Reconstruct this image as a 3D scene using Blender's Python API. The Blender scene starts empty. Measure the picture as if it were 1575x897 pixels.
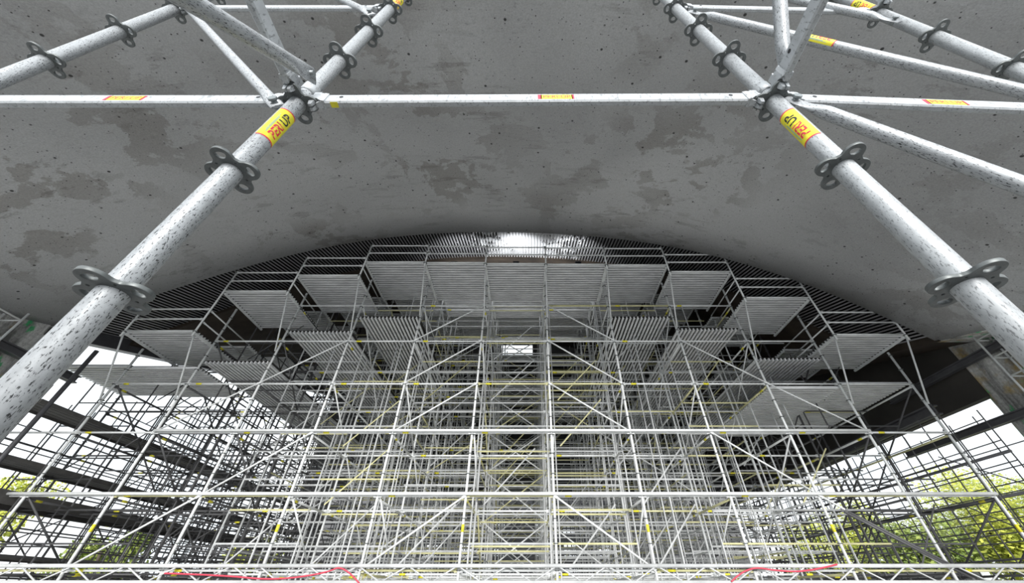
import bpy, bmesh, math, random
import numpy as np
from mathutils import Vector, Matrix, noise
random.seed(11)
R = math.radians
PI = math.pi
SC = bpy.context.scene
COL = SC.collection
EYE = 1.7                                  # height of the camera above the ground; all heights below are above the eye

# ------------------------------------------------------------------ helpers
def tag(o, label=None, cat=None, group=None, kind=None):
    if label: o['label'] = label
    if cat: o['category'] = cat
    if group: o['group'] = group
    if kind: o['kind'] = kind
    return o

def link(o, parent=None):
    COL.objects.link(o)
    if parent: o.parent = parent
    return o

def empty(name, loc, rot=(0, 0, 0)):
    o = bpy.data.objects.new(name, None)
    o.empty_display_size = .05
    o.location = (loc[0], loc[1], loc[2] + EYE)
    o.rotation_euler = rot
    return link(o)

class MB:
    """collects shapes into one mesh"""
    def __init__(s): s.v = []; s.f = []; s.m = []; s.sm = []
    def add(s, vs, fs, mi=0, smooth=False):
        n = len(s.v)
        s.v += [tuple(v) for v in vs]
        s.f += [tuple(i + n for i in f) for f in fs]
        s.m += [mi] * len(fs); s.sm += [smooth] * len(fs)
    def frame(s, d):
        d = Vector(d).normalized()
        a = Vector((0, 0, 1)) if abs(d.z) < .95 else Vector((1, 0, 0))
        u = d.cross(a).normalized(); w = u.cross(d).normalized()
        return d, u, w
    def tube(s, a, b, r, n=8, mi=0, caps=True):
        a = Vector(a); b = Vector(b); d, u, w = s.frame(b - a)
        vs = [p + (u * math.cos(2 * PI * i / n) + w * math.sin(2 * PI * i / n)) * r for p in (a, b) for i in range(n)]
        s.add(vs, [(i, (i + 1) % n, n + (i + 1) % n, n + i) for i in range(n)], mi, n > 5)
        if caps:
            s.add([], [], mi)
            k = len(s.v) - 2 * n
            s.f += [tuple(k + i for i in reversed(range(n))), tuple(k + n + i for i in range(n))]
            s.m += [mi] * 2; s.sm += [False] * 2
    def pipe(s, pts, r, n=10, mi=0):
        """smooth bent tube through points"""
        for a, b in zip(pts[:-1], pts[1:]): s.tube(a, b, r, n, mi)
    def loft(s, rings, mi=0, smooth=True, caps=True):
        n = len(rings[0]); vs = [p for ring in rings for p in ring]
        fs = [(j * n + i, j * n + (i + 1) % n, (j + 1) * n + (i + 1) % n, (j + 1) * n + i) for j in range(len(rings) - 1) for i in range(n)]
        s.add(vs, fs, mi, smooth)
        if caps:
            k = len(s.v) - len(vs)
            s.f += [tuple(k + i for i in reversed(range(n))), tuple(k + len(vs) - n + i for i in range(n))]
            s.m += [mi] * 2; s.sm += [False] * 2
    def box(s, lo, hi, mi=0, M=None):
        x0, y0, z0 = lo; x1, y1, z1 = hi
        vs = [Vector(p) for p in ((x0, y0, z0), (x1, y0, z0), (x1, y1, z0), (x0, y1, z0), (x0, y0, z1), (x1, y0, z1), (x1, y1, z1), (x0, y1, z1))]
        if M: vs = [M @ v for v in vs]
        s.add(vs, [(0, 3, 2, 1), (4, 5, 6, 7), (0, 1, 5, 4), (1, 2, 6, 5), (2, 3, 7, 6), (3, 0, 4, 7)], mi)
    def bar(s, a, b, wy, wz, mi=0):
        """rectangular bar from a to b"""
        a = Vector(a); b = Vector(b); d, u, w = s.frame(b - a)
        q = [u * sx * wy / 2 + w * sz * wz / 2 for sx, sz in ((-1, -1), (1, -1), (1, 1), (-1, 1))]
        s.add([p + k for p in (a, b) for k in q], [(0, 1, 5, 4), (1, 2, 6, 5), (2, 3, 7, 6), (3, 0, 4, 7), (3, 2, 1, 0), (4, 5, 6, 7)], mi)
    def prism(s, poly, y0, y1, mi=0):
        """polygon in x,z drawn out along y"""
        n = len(poly)
        vs = [(x, y0, z) for x, z in poly] + [(x, y1, z) for x, z in poly]
        s.add(vs, [tuple(range(n)), tuple(n + i for i in reversed(range(n)))] + [(i, n + i, n + (i + 1) % n, (i + 1) % n) for i in range(n)], mi)
    def mesh(s, name, mats):
        me = bpy.data.meshes.new(name)
        me.from_pydata(s.v, [], s.f)
        for m in mats: me.materials.append(m)
        me.polygons.foreach_set('material_index', s.m)
        me.polygons.foreach_set('use_smooth', s.sm)
        me.update()
        bm = bmesh.new(); bm.from_mesh(me)
        bmesh.ops.recalc_face_normals(bm, faces=bm.faces)
        bm.to_mesh(me); bm.free()
        return me
    def build(s, name, mats, parent=None, loc=None, rot=None):
        if not isinstance(mats, (list, tuple)): mats = [mats]
        o = bpy.data.objects.new(name, s.mesh(name, mats))
        if parent: o.location = loc or (0, 0, 0)
        else:
            l = loc or (0, 0, 0); o.location = (l[0], l[1], l[2] + EYE)
        if rot: o.rotation_euler = rot
        return link(o, parent)

def use(name, me, parent=None, loc=(0, 0, 0), rot=None, mat=None):
    o = bpy.data.objects.new(name, me)
    o.location = loc if parent else (loc[0], loc[1], loc[2] + EYE)
    if rot is not None: o.rotation_euler = rot
    link(o, parent)
    if mat:
        o.material_slots[0].link = 'OBJECT'; o.material_slots[0].material = mat
    return o

# ------------------------------------------------------------------ materials
def nodes(name):
    m = bpy.data.materials.new(name); m.use_nodes = True
    nt = m.node_tree; nt.nodes.clear()
    out = nt.nodes.new('ShaderNodeOutputMaterial'); bs = nt.nodes.new('ShaderNodeBsdfPrincipled')
    nt.links.new(bs.outputs[0], out.inputs[0])
    return m, nt, bs
def N(nt, t, **kw):
    n = nt.nodes.new(t)
    for k, v in kw.items():
        if k.startswith('i_'):
            key = k[2:]; key = int(key) if key.isdigit() else key
            n.inputs[key].default_value = v
        else: setattr(n, k, v)
    return n
def coords(nt, scale=(1, 1, 1), kind='Object'):
    tc = N(nt, 'ShaderNodeTexCoord'); mp = N(nt, 'ShaderNodeMapping'); mp.inputs['Scale'].default_value = scale
    nt.links.new(tc.outputs[kind], mp.inputs[0]); return mp.outputs[0]
def noi(nt, vec, scale, detail=4, rough=.55, dist=0.):
    n = N(nt, 'ShaderNodeTexNoise'); n.inputs['Scale'].default_value = scale; n.inputs['Detail'].default_value = detail
    n.inputs['Roughness'].default_value = rough; n.inputs['Distortion'].default_value = dist
    nt.links.new(vec, n.inputs['Vector']); return n.outputs[0]
def ramp(nt, fac, stops):
    r = N(nt, 'ShaderNodeValToRGB'); e = r.color_ramp.elements
    while len(e) < len(stops): e.new(.5)
    for k, (p, c) in enumerate(stops):
        e[k].position = p; e[k].color = (c, c, c, 1) if isinstance(c, (int, float)) else (*c, 1)
    nt.links.new(fac, r.inputs[0]); return r.outputs[0]
def mix(nt, fac, a, b, mode='MIX'):
    m = N(nt, 'ShaderNodeMix', data_type='RGBA', blend_type=mode)
    for sock, val in ((m.inputs[0], fac), (m.inputs[6], a), (m.inputs[7], b)):
        if hasattr(val, 'links'): nt.links.new(val, sock)
        elif isinstance(val, (int, float)): sock.default_value = val
        else: sock.default_value = (*val, 1)
    return m.outputs[2]
def plain(name, c, rough=.6, metal=0., var=.12, scale=6):
    m, nt, bs = nodes(name)
    f = noi(nt, coords(nt), scale, 5)
    k = ramp(nt, f, [(.3, 1 - var), (.7, 1 + 0 * var)])
    nt.links.new(mix(nt, 1., c, k, 'MULTIPLY'), bs.inputs['Base Color'])
    bs.inputs['Roughness'].default_value = rough; bs.inputs['Metallic'].default_value = metal
    return m
def galv(name, c, speck=.5, sc=1., rough=.42, metal=.25):
    """galvanized steel, speckled along the tube (local z)"""
    m, nt, bs = nodes(name)
    v = coords(nt, (1, 1, .30))
    f = noi(nt, v, 95 * sc, 3, .65)
    k = ramp(nt, f, [(.37, .10), (.44, 1.)])
    g = noi(nt, coords(nt, (1, 1, .5)), 22 * sc, 4)
    d = ramp(nt, g, [(.35, .82), (.65, 1.)])
    base = mix(nt, 1., c, d, 'MULTIPLY')
    nt.links.new(mix(nt, speck, base, mix(nt, 1., base, k, 'MULTIPLY')), bs.inputs['Base Color'])
    bs.inputs['Roughness'].default_value = rough; bs.inputs['Metallic'].default_value = metal
    return m

M = {}
M['galv'] = galv('galvanized_steel', (.44, .46, .478), 1., 3.2)
M['galv_smooth'] = galv('galvanized_steel_clean', (.50, .525, .545), .5)
M['galv_fine'] = galv('galvanized_steel_fine', (.46, .48, .495), .6, 2.8)
M['galv_rough'] = galv('galvanized_steel_pitted', (.52, .54, .56), 1., 1.)
M['cast'] = plain('cast_steel', (.30, .33, .34), .45, .5, .3, 40)
M['plate'] = plain('rosette_plate_steel', (.17, .185, .185), .45, .35, .4, 40)
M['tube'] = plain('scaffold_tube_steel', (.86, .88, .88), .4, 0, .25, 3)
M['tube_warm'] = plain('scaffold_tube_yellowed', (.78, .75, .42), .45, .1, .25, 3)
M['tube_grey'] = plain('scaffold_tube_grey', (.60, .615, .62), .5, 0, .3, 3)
M['tube_dark'] = plain('scaffold_tube_backlit_dark', (.12, .12, .125), .55, .2, .3, 3)  # dark copy of the tube steel, painting in the backlit silhouette look
M['yellow'] = plain('yellow_sticker', (.86, .78, .04), .5, 0, .15, 30)
M['red'] = plain('red_print', (.72, .03, .07), .5, 0, .1, 30)
M['black'] = plain('black_print', (.02, .02, .025), .5, 0, .1, 30)
M['blue'] = plain('blue_print', (.25, .45, .5), .5, 0, .1, 30)
M['steel_beam'] = plain('dark_beam_steel', (.13, .13, .14), .5, .3, .3, 3)
M['dark_plank'] = plain('dark_plank_timber', (.12, .115, .11), .7, 0, .4, 4)
M['cable'] = plain('red_cable_rubber', (.62, .05, .09), .5, 0, .1, 5)
M['bark'] = plain('tree_bark', (.10, .08, .06), .9, 0, .4, 8)

def concrete_mat():
    m, nt, bs = nodes('cast_concrete')
    v = coords(nt)
    base = (.466, .473, .478)
    big = ramp(nt, noi(nt, v, .16, 3, .5, .3), [(.35, .78), (.65, 1.12)])
    c = mix(nt, 1., base, big, 'MULTIPLY')
    # sharp edged damp patches
    p1 = noi(nt, v, .75, 7, .62, .25)
    region = ramp(nt, noi(nt, coords(nt, (1, 1, 1)), .22, 2), [(.40, 0.), (.58, 1.)])
    m1 = mix(nt, 1., ramp(nt, p1, [(.515, 0.), (.53, 1.)]), region, 'MULTIPLY')
    c = mix(nt, m1, c, mix(nt, 1., c, (.72, .70, .675), 'MULTIPLY'))
    # fine streaks across the formwork
    s1 = noi(nt, coords(nt, (.35, 1.7, 1.7)), 2.1, 8, .72, .1)
    m2 = mix(nt, 1., ramp(nt, s1, [(.56, 0.), (.60, .8)]), ramp(nt, noi(nt, v, .3, 2), [(.42, 0.), (.6, 1.)]), 'MULTIPLY')
    c = mix(nt, m2, c, mix(nt, 1., c, (.68, .67, .655), 'MULTIPLY'))
    # pale lime speckle
    s2 = noi(nt, v, 5., 6, .75)
    c = mix(nt, ramp(nt, s2, [(.58, 0.), (.70, .55)]), c, (.40, .39, .375))
    gr = noi(nt, coords(nt, (.7, 1.2, 1.2)), 11., 6, .8)
    gm = ramp(nt, noi(nt, v, .45, 3), [(.42, .15), (.62, 1.)])
    c = mix(nt, mix(nt, 1., ramp(nt, gr, [(.56, 0.), (.64, .55)]), gm, 'MULTIPLY'), c, mix(nt, 1., c, (.55, .55, .55), 'MULTIPLY'))
    g = noi(nt, v, 38., 3, .7)
    c = mix(nt, 1., c, ramp(nt, g, [(.3, .82), (.7, 1.10)]), 'MULTIPLY')
    # pores
    for sc, th, keep in ((3.6, .10, .5), (7.5, .10, .55), (13., .13, .6)):
        vo = N(nt, 'ShaderNodeTexVoronoi'); vo.inputs['Scale'].default_value = sc
        nt.links.new(v, vo.inputs['Vector'])
        dd = ramp(nt, vo.outputs['Distance'], [(th * .75, 1.), (th * 1.1, 0.)])
        sep = N(nt, 'ShaderNodeSeparateColor'); nt.links.new(vo.outputs['Color'], sep.inputs[0])
        kk = ramp(nt, sep.outputs[0], [(keep, 0.), (keep + .02, 1.)])
        c = mix(nt, mix(nt, 1., dd, kk, 'MULTIPLY'), c, (.045, .045, .045))
    nt.links.new(c, bs.inputs['Base Color'])
    bs.inputs['Roughness'].default_value = .75
    bp = N(nt, 'ShaderNodeBump'); bp.inputs['Strength'].default_value = .25; bp.inputs['Distance'].default_value = .02
    nt.links.new(g, bp.inputs['Height']); nt.links.new(bp.outputs[0], bs.inputs['Normal'])
    return m
M['concrete'] = concrete_mat()

def pier_mat():
    m, nt, bs = nodes('stained_old_concrete')
    v = coords(nt)
    streak = noi(nt, coords(nt, (1, 1.6, .3)), 1.6, 7, .65, .4)
    c = mix(nt, ramp(nt, streak, [(.38, 0.), (.62, 1.)]), (.16, .16, .155), (.74, .74, .72))
    w = noi(nt, v, 1.2, 5, .6)
    c = mix(nt, ramp(nt, w, [(.50, 0.), (.62, .9)]), c, (.42, .30, .10))
    g = noi(nt, coords(nt, (1, 1, .45)), 2.3, 4, .6)
    c = mix(nt, ramp(nt, g, [(.58, 0.), (.62, .9)]), c, (.05, .45, .16))
    fine = ramp(nt, noi(nt, v, 18, 4, .7), [(.3, .6), (.7, 1.1)])
    nt.links.new(mix(nt, 1., c, fine, 'MULTIPLY'), bs.inputs['Base Color'])
    bs.inputs['Roughness'].default_value = .85
    return m
M['pier'] = pier_mat()

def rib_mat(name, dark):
    """dark varnished formwork ply with the reflected glare along the crown painted white"""
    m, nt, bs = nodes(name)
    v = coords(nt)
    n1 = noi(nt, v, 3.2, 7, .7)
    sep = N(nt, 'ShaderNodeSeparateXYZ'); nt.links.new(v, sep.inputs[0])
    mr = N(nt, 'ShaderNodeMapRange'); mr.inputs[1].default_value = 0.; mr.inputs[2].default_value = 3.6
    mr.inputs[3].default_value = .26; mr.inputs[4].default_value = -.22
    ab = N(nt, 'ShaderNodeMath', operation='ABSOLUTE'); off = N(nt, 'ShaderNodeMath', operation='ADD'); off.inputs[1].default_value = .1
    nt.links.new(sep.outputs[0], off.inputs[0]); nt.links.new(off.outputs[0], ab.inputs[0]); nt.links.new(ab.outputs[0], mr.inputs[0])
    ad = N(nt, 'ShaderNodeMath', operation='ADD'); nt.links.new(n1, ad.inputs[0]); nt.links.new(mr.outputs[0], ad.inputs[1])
    f = ramp(nt, ad.outputs[0], [(.53, 0.), (.60, 1.)])  # mask that paints a specular glare at the crown into the colour
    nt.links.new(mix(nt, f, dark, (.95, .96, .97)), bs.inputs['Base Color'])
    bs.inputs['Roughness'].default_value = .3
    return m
M['rib'] = rib_mat('dark_formwork_boards', (.30, .30, .31)); M['groove'] = rib_mat('formwork_groove_shade', (.012, .012, .012))  # groove copy is painted black for the shade in the recesses
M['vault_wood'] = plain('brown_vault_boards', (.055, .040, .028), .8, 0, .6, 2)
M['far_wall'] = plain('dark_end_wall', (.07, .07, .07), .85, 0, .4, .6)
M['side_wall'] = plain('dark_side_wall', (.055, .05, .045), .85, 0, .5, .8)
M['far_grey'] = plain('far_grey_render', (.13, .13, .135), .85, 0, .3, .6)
M['pale'] = plain('pale_render', (.62, .63, .62), .8, 0, .2, .8)

def plank_mat():
    m, nt, bs = nodes('steel_deck_plank')
    f = noi(nt, coords(nt, (.6, 3, 3)), 3, 5, .6)
    nt.links.new(ramp(nt, f, [(.3, (.62, .63, .64)), (.7, (.93, .94, .95))]), bs.inputs['Base Color'])
    bs.inputs['Roughness'].default_value = .42
    return m
M['plank'] = plank_mat()

M['sheet'] = plain('deck_sheet_shade', (.03, .028, .025), .75, 0, .5, 2)  # near-black colour paints the recess shade between the plank ribs

def ground_mat():
    m, nt, bs = nodes('site_ground')
    v = coords(nt)
    f = noi(nt, v, .5, 7, .65)
    nt.links.new(ramp(nt, f, [(.3, (.41, .405, .40)), (.7, (.55, .545, .54))]), bs.inputs['Base Color'])
    bs.inputs['Roughness'].default_value = .9
    return m
M['ground'] = ground_mat()
def leaf_mat(name, a, b):
    m, nt, bs = nodes(name)
    nt.links.new(ramp(nt, noi(nt, coords(nt), 2.2, 4), [(.35, a), (.65, b)]), bs.inputs['Base Color'])
    bs.inputs['Roughness'].default_value = .6
    return m
M['leaf'] = leaf_mat('yellow_green_leaves', (.30, .36, .05), (.62, .64, .10))
M['leaf_dark'] = leaf_mat('green_leaves', (.14, .22, .05), (.36, .42, .09))

# ------------------------------------------------------------------ camera, sky, sun
F_PX, PITCH, CX, CY = 549.9, .7009, 812.1, 448.5
cam = bpy.data.cameras.new('camera'); co = bpy.data.objects.new('camera', cam); COL.objects.link(co)
co.location = (0, 0, EYE); co.rotation_euler = (PI / 2 + PITCH, 0, 0)
cam.sensor_width = 36; cam.lens = F_PX / 1575 * 36
cam.shift_x = -(CX - 787.5) / 1575; cam.shift_y = (CY - 448.5) / 1575
cam.clip_start = .02; cam.clip_end = 400
SC.camera = co

w = bpy.data.worlds.new('overcast_sky'); SC.world = w; w.use_nodes = True
nt = w.node_tree; nt.nodes.clear()
wo = nt.nodes.new('ShaderNodeOutputWorld'); bg = nt.nodes.new('ShaderNodeBackground')
tc = N(nt, 'ShaderNodeTexCoord'); cl = noi(nt, tc.outputs['Generated'], 3., 5, .6)
nt.links.new(ramp(nt, cl, [(.35, (.74, .82, .88)), (.65, (.93, .96, .98))]), bg.inputs[0])
bg.inputs[1].default_value = 1.15
nt.links.new(bg.outputs[0], wo.inputs[0])
su = bpy.data.lights.new('hazy_sun', 'SUN'); so = bpy.data.objects.new('hazy_sun', su); COL.objects.link(so)
su.energy = 3.9; su.angle = R(30); su.color = (1, .98, .95)
so.rotation_euler = (R(74), 0, R(4)); so.location = (0, -20, 20)

SC.view_settings.view_transform = 'Standard'; SC.view_settings.look = 'None'
SC.view_settings.gamma = 1; SC.view_settings.exposure = .42
SC.view_settings.use_curve_mapping = False

# ------------------------------------------------------------------ the vault (rises away from the camera)
SLOPE = .325
EDGE = 8.4
prof = [(-1.592, .695), (-1.41, .779), (-1.25, .8965), (-1.0507, .989), (-.83, 1.082), (-.577, 1.134), (-.309, 1.167), (-.0335, 1.175),
        (.2416, 1.158), (.504, 1.102), (.746, 1.025), (.9575, .920), (1.141, .809), (1.287, .682), (1.335, .625)]
px = np.array([a for a, b in prof]) * EDGE; pz = np.array([b for a, b in prof]) * EDGE
PF = np.polyfit(px, pz, 6)
XL, XR = -13.45, 11.25
def arch(x, y=EDGE): return float(np.polyval(PF, x)) + SLOPE * (y - EDGE)

def shell(name, y0, y1, t, n, dz=0., mats=None, ny=1, x0=XL, x1=XR):
    mb = MB()
    xs = [x0 + (x1 - x0) * i / n for i in range(n + 1)]
    rings = []
    ys = [y0 + (y1 - y0) * j / ny for j in range(ny + 1)]
    vs = []
    for y in ys:
        for x in xs: vs.append((x, y, arch(x, y) + dz))
        for x in xs: vs.append((x, y, arch(x, y) + dz + t))
    k = n + 1; fs = []
    for j in range(ny):
        a = j * 2 * k; b = (j + 1) * 2 * k
        for i in range(n):
            fs.append((a + i, b + i, b + i + 1, a + i + 1))
            fs.append((a + k + i, a + k + i + 1, b + k + i + 1, b + k + i))
        fs.append((a, a + k, b + k, b)); fs.append((a + n, b + n, b + k + n, a + k + n))
    for i in range(n):
        fs.append((i, i + 1, k + i + 1, k + i))
        e = ny * 2 * k; fs.append((e + i, e + k + i, e + k + i + 1, e + i + 1))
    mb.add(vs, fs, 0, False)
    o = mb.build(name, mats)
    for p in o.data.polygons:
        if abs(p.normal.z) > .3: p.use_smooth = True
    return o

tag(shell('concrete_soffit', .1, EDGE, .32, 96, 0, M['concrete'], 6), 'smooth grey cast concrete vault soffit overhead with damp patches and pores', None, None, 'structure')

# ribbed formwork strip behind the concrete edge
RIB1 = 10.35
mb = MB()
xs = np.linspace(XL, XR, 2200); zs = np.polyval(PF, xs)
L = np.concatenate([[0], np.cumsum(np.hypot(np.diff(xs), np.diff(zs)))])
step = .11; nr = int(L[-1] / step)
poly = []
for i in range(nr):
    for t, d in ((0, .0), (.46, .0), (.48, .08), (.98, .08)):
        x = float(np.interp((i + t) * step, L, xs)); z = float(np.polyval(PF, x))
        sl = float(np.polyval(np.polyder(PF), x)); nn = math.hypot(sl, 1)
        poly.append((x - sl / nn * d * 1., z + d / nn + .10))
n = len(poly)
vs = [(x, EDGE + .02, z) for x, z in poly] + [(x, RIB1, z + SLOPE * (RIB1 - EDGE)) for x, z in poly]
vs += [(x, EDGE + .02, z + .3) for x, z in poly] + [(x, RIB1, z + .3 + SLOPE * (RIB1 - EDGE)) for x, z in poly]
fs = []
for i in range(n - 1):
    fs += [(i, n + i, n + i + 1, i + 1), (2 * n + i, 2 * n + i + 1, 3 * n + i + 1, 3 * n + i), (i, i + 1, 2 * n + i + 1, 2 * n + i), (n + i, 3 * n + i, 3 * n + i + 1, n + i + 1)]
fs += [(0, 2 * n, 3 * n, n), (n - 1, 2 * n - 1, 4 * n - 1, 3 * n - 1)]
mb.add(vs, fs)
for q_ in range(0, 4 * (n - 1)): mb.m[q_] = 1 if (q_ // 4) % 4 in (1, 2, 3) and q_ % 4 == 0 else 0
tag(mb.build('ribbed_formwork', [M['rib'], M['groove']]), 'black ribbed formwork strip behind the concrete edge, glare painted white at crown', None, None, 'structure')
YEND = 24.
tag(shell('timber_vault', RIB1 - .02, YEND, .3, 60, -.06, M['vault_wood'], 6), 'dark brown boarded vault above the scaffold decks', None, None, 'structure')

# end wall under the vault, open below, with one high window gap
def end_wall():
    mb = MB(); y0, y1 = YEND - .3, YEND
    zb = 4.3
    wx0, wx1, wz0, wz1 = -2.05, .35, 13.75, 14.75
    def strip(xa, xb, zlo, zhi_f):
        n = max(1, int(abs(xb - xa) / .6)); pts = [xa + (xb - xa) * i / n for i in range(n + 1)]
        top = [(x, zhi_f(x)) for x in reversed(pts)]
        mb.prism([(xa, zlo), (xb, zlo)] + top, y0, y1)
    A = lambda x: arch(x, YEND) + .1
    strip(XL, wx0, zb, A); strip(wx1, XR, zb, A); mb.box((XR - .02, y0, zb), (12.4, y1, arch(XR, YEND) + .4))
    strip(wx0, wx1, zb, lambda x: wz0); strip(wx0, wx1, wz1, A)
    return mb.build('wall_far', M['far_wall'])
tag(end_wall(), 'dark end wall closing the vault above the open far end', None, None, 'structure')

# right hand wall above the side opening, springing beam on the left
mb = MB()
def slab_x(mb, x0, x1, y0, y1, zl0, zl1, zh0, zh1):
    mb.add([(x0, y0, zl0), (x1, y0, zl0), (x1, y1, zl1), (x0, y1, zl1), (x0, y0, zh0), (x1, y0, zh0), (x1, y1, zh1), (x0, y1, zh1)],
           [(0, 3, 2, 1), (4, 5, 6, 7), (0, 1, 5, 4), (1, 2, 6, 5), (2, 3, 7, 6), (3, 0, 4, 7)])
zr = lambda y: arch(XR, y) + .25
slab_x(mb, 12.22, 12.45, 8.7, YEND, 4.0, 4.0, zr(8.7), zr(YEND))
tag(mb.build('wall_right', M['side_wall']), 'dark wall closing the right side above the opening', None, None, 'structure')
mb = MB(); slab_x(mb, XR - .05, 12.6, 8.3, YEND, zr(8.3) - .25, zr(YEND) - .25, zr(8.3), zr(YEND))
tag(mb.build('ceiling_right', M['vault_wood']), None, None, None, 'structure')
mb = MB(); zl = lambda y: arch(XL, y)
slab_x(mb, XL - .35, XL + .05, EDGE, YEND, zl(EDGE) - .25, zl(YEND) - .25, zl(EDGE) + .3, zl(YEND) + .3)
tag(mb.build('trim_1', M['steel_beam']), 'dark springing beam along the left side of the vault', None, None, 'structure')

# piers carrying the near arch
for nm, x0, x1, ya, yb, lab in (('concrete_pier', 12.2, 13.6, 4.5, 9.2, 'moss stained old concrete pier at the right springing of the vault'),
                                ('concrete_pier', -14.9, -13.4, 4.5, 8.5, 'pale stained concrete pier at the left springing of the vault')):
    mb = MB(); xa = XR if x0 > 0 else XL
    # top follows the rising springing line; a sloping shoulder reaches the soffit
    top = lambda y: arch(xa, y)
    ch = .22
    inner = x0 if x0 > 0 else x1; outer = x1 if x0 > 0 else x0; sgn = 1 if x0 > 0 else -1
    rows = []
    for (x, y) in ((inner, ya), (inner, yb - ch), (inner + sgn * ch, yb), (outer, yb), (outer, ya)):
        rows.append((x, y))
    vs = [(x, y, -EYE) for x, y in rows] + [(x, y, top(y) + .05) for x, y in rows]
    n = len(rows)
    mb.add(vs, [tuple(reversed(range(n))), tuple(n + i for i in range(n))] + [(i, (i + 1) % n, n + (i + 1) % n, n + i) for i in range(n)])
    # bearing shelf between soffit end and pier
    if x0 > 0: slab_x(mb, XR - .02, x1, ya, EDGE, top(ya) + .0, top(EDGE) + .0, top(ya) + .35, top(EDGE) + .35)
    else: slab_x(mb, x0, XL + .02, ya, EDGE, top(ya) + .0, top(EDGE) + .0, top(ya) + .35, top(EDGE) + .35)
    tag(mb.build(nm, M['pier']), lab, None, None, 'structure')

mb = MB()
for q in range(13): mb.box((-4., -3.2 + q * .3, -1.32), (4., -3.2 + q * .3 + .285, -1.27))  # unseen platform, added to block ground bounce on the near tubes
tag(mb.build('added_platform', M['dark_plank']), 'added unseen dark plank platform keeping ground light off the near scaffold', None, None, 'structure')
mb = MB(); mb.box((-70, -40, -EYE - .2), (70, 80, -EYE))
tag(mb.build('ground', M['ground']), 'pale site ground', None, None, 'structure')

# ------------------------------------------------------------------ foreground scaffold
def new_mesh_from_curve(cu, mats, name):
    o = bpy.data.objects.new('tmp', cu); COL.objects.link(o)
    dg = bpy.context.evaluated_depsgraph_get(); dg.update()
    me = bpy.data.meshes.new_from_object(o.evaluated_get(dg)); me.name = name
    bpy.data.objects.remove(o)
    me.materials.clear()
    for m in mats: me.materials.append(m)
    return me

def rosette_mesh(rt):
    cu = bpy.data.curves.new('rosette', 'CURVE'); cu.dimensions = '2D'; cu.fill_mode = 'BOTH'
    cu.extrude = .0040; cu.bevel_depth = .0012; cu.bevel_resolution = 1
    def poly(pts):
        s = cu.splines.new('POLY'); s.points.add(len(pts) - 1); s.use_cyclic_u = True
        for p, (x, y) in zip(s.points, pts): p.co = (x, y, 0, 1)
    # four rounded lobes joined by waists
    out = []
    nn = 112
    for i in range(nn):
        a = 2 * PI * i / nn
        c = abs(math.cos(2 * a))                       # 1 on the lobes, 0 in the waists
        q = ((a + PI / 4) % (PI / 2)) - PI / 4         # angle from the lobe axis
        rl = .0510; ro = .0300                          # lobe centre and lobe radius
        disc = ro * ro - (rl * math.sin(q)) ** 2
        r1 = rl * math.cos(q) + math.sqrt(disc) if disc > 0 else 0
        out.append((a, max(r1, .0515)))
    # smooth the waist
    rr = [r for a, r in out]
    for _ in range(2): rr = [(rr[i - 1] + 2 * rr[i] + rr[(i + 1) % nn]) / 4 for i in range(nn)]
    poly([(r * math.cos(a), r * math.sin(a)) for (a, _), r in zip(out, rr)])
    for k in range(4):
        a = k * PI / 2; ca, sa = math.cos(a), math.sin(a)
        hole = []
        for i in range(24):                              # rounded kidney hole in each lobe
            t = 2 * PI * i / 24
            x = .0555 + .0125 * math.cos(t); y = .0170 * math.sin(t) * (1 + .22 * math.cos(t))
            hole.append((x * ca - y * sa, x * sa + y * ca))
        poly(hole)
        a += PI / 4; ca, sa = math.cos(a), math.sin(a)
        slot = [(.0415 + .0045 * math.cos(2 * PI * i / 12), .0042 * math.sin(2 * PI * i / 12)) for i in range(12)]
        poly([(x * ca - y * sa, x * sa + y * ca) for x, y in slot])
    c = [(rt * math.cos(2 * PI * i / 32), rt * math.sin(2 * PI * i / 32)) for i in range(32)]
    poly(c)
    return new_mesh_from_curve(cu, [M['plate']], 'rosette')

TR = .0305                                              # radius of the standards
ROS = rosette_mesh(TR - .001)

def text_mesh(body, size, mat, name, bold=.0011):
    cu = bpy.data.curves.new('lettering', 'FONT'); cu.body = body; cu.size = size; cu.extrude = 0; cu.offset = bold
    cu.align_x = 'CENTER'; cu.align_y = 'CENTER'; cu.resolution_u = 3
    me = new_mesh_from_curve(cu, [mat], name)
    bm = bmesh.new(); bm.from_mesh(me)
    bmesh.ops.subdivide_edges(bm, edges=[e for e in bm.edges if e.calc_length() > .004], cuts=2, use_grid_fill=False)
    bm.to_mesh(me); bm.free()
    return me
def bend(me, r, ang0, z0):
    """text x -> along the tube (z), text y -> round the tube, to the left of someone facing it"""
    for v in me.vertices:
        x, y = v.co.x, v.co.y
        a = ang0 - y / r
        v.co = (r * math.cos(a), r * math.sin(a), z0 + x)
    me.update()

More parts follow.
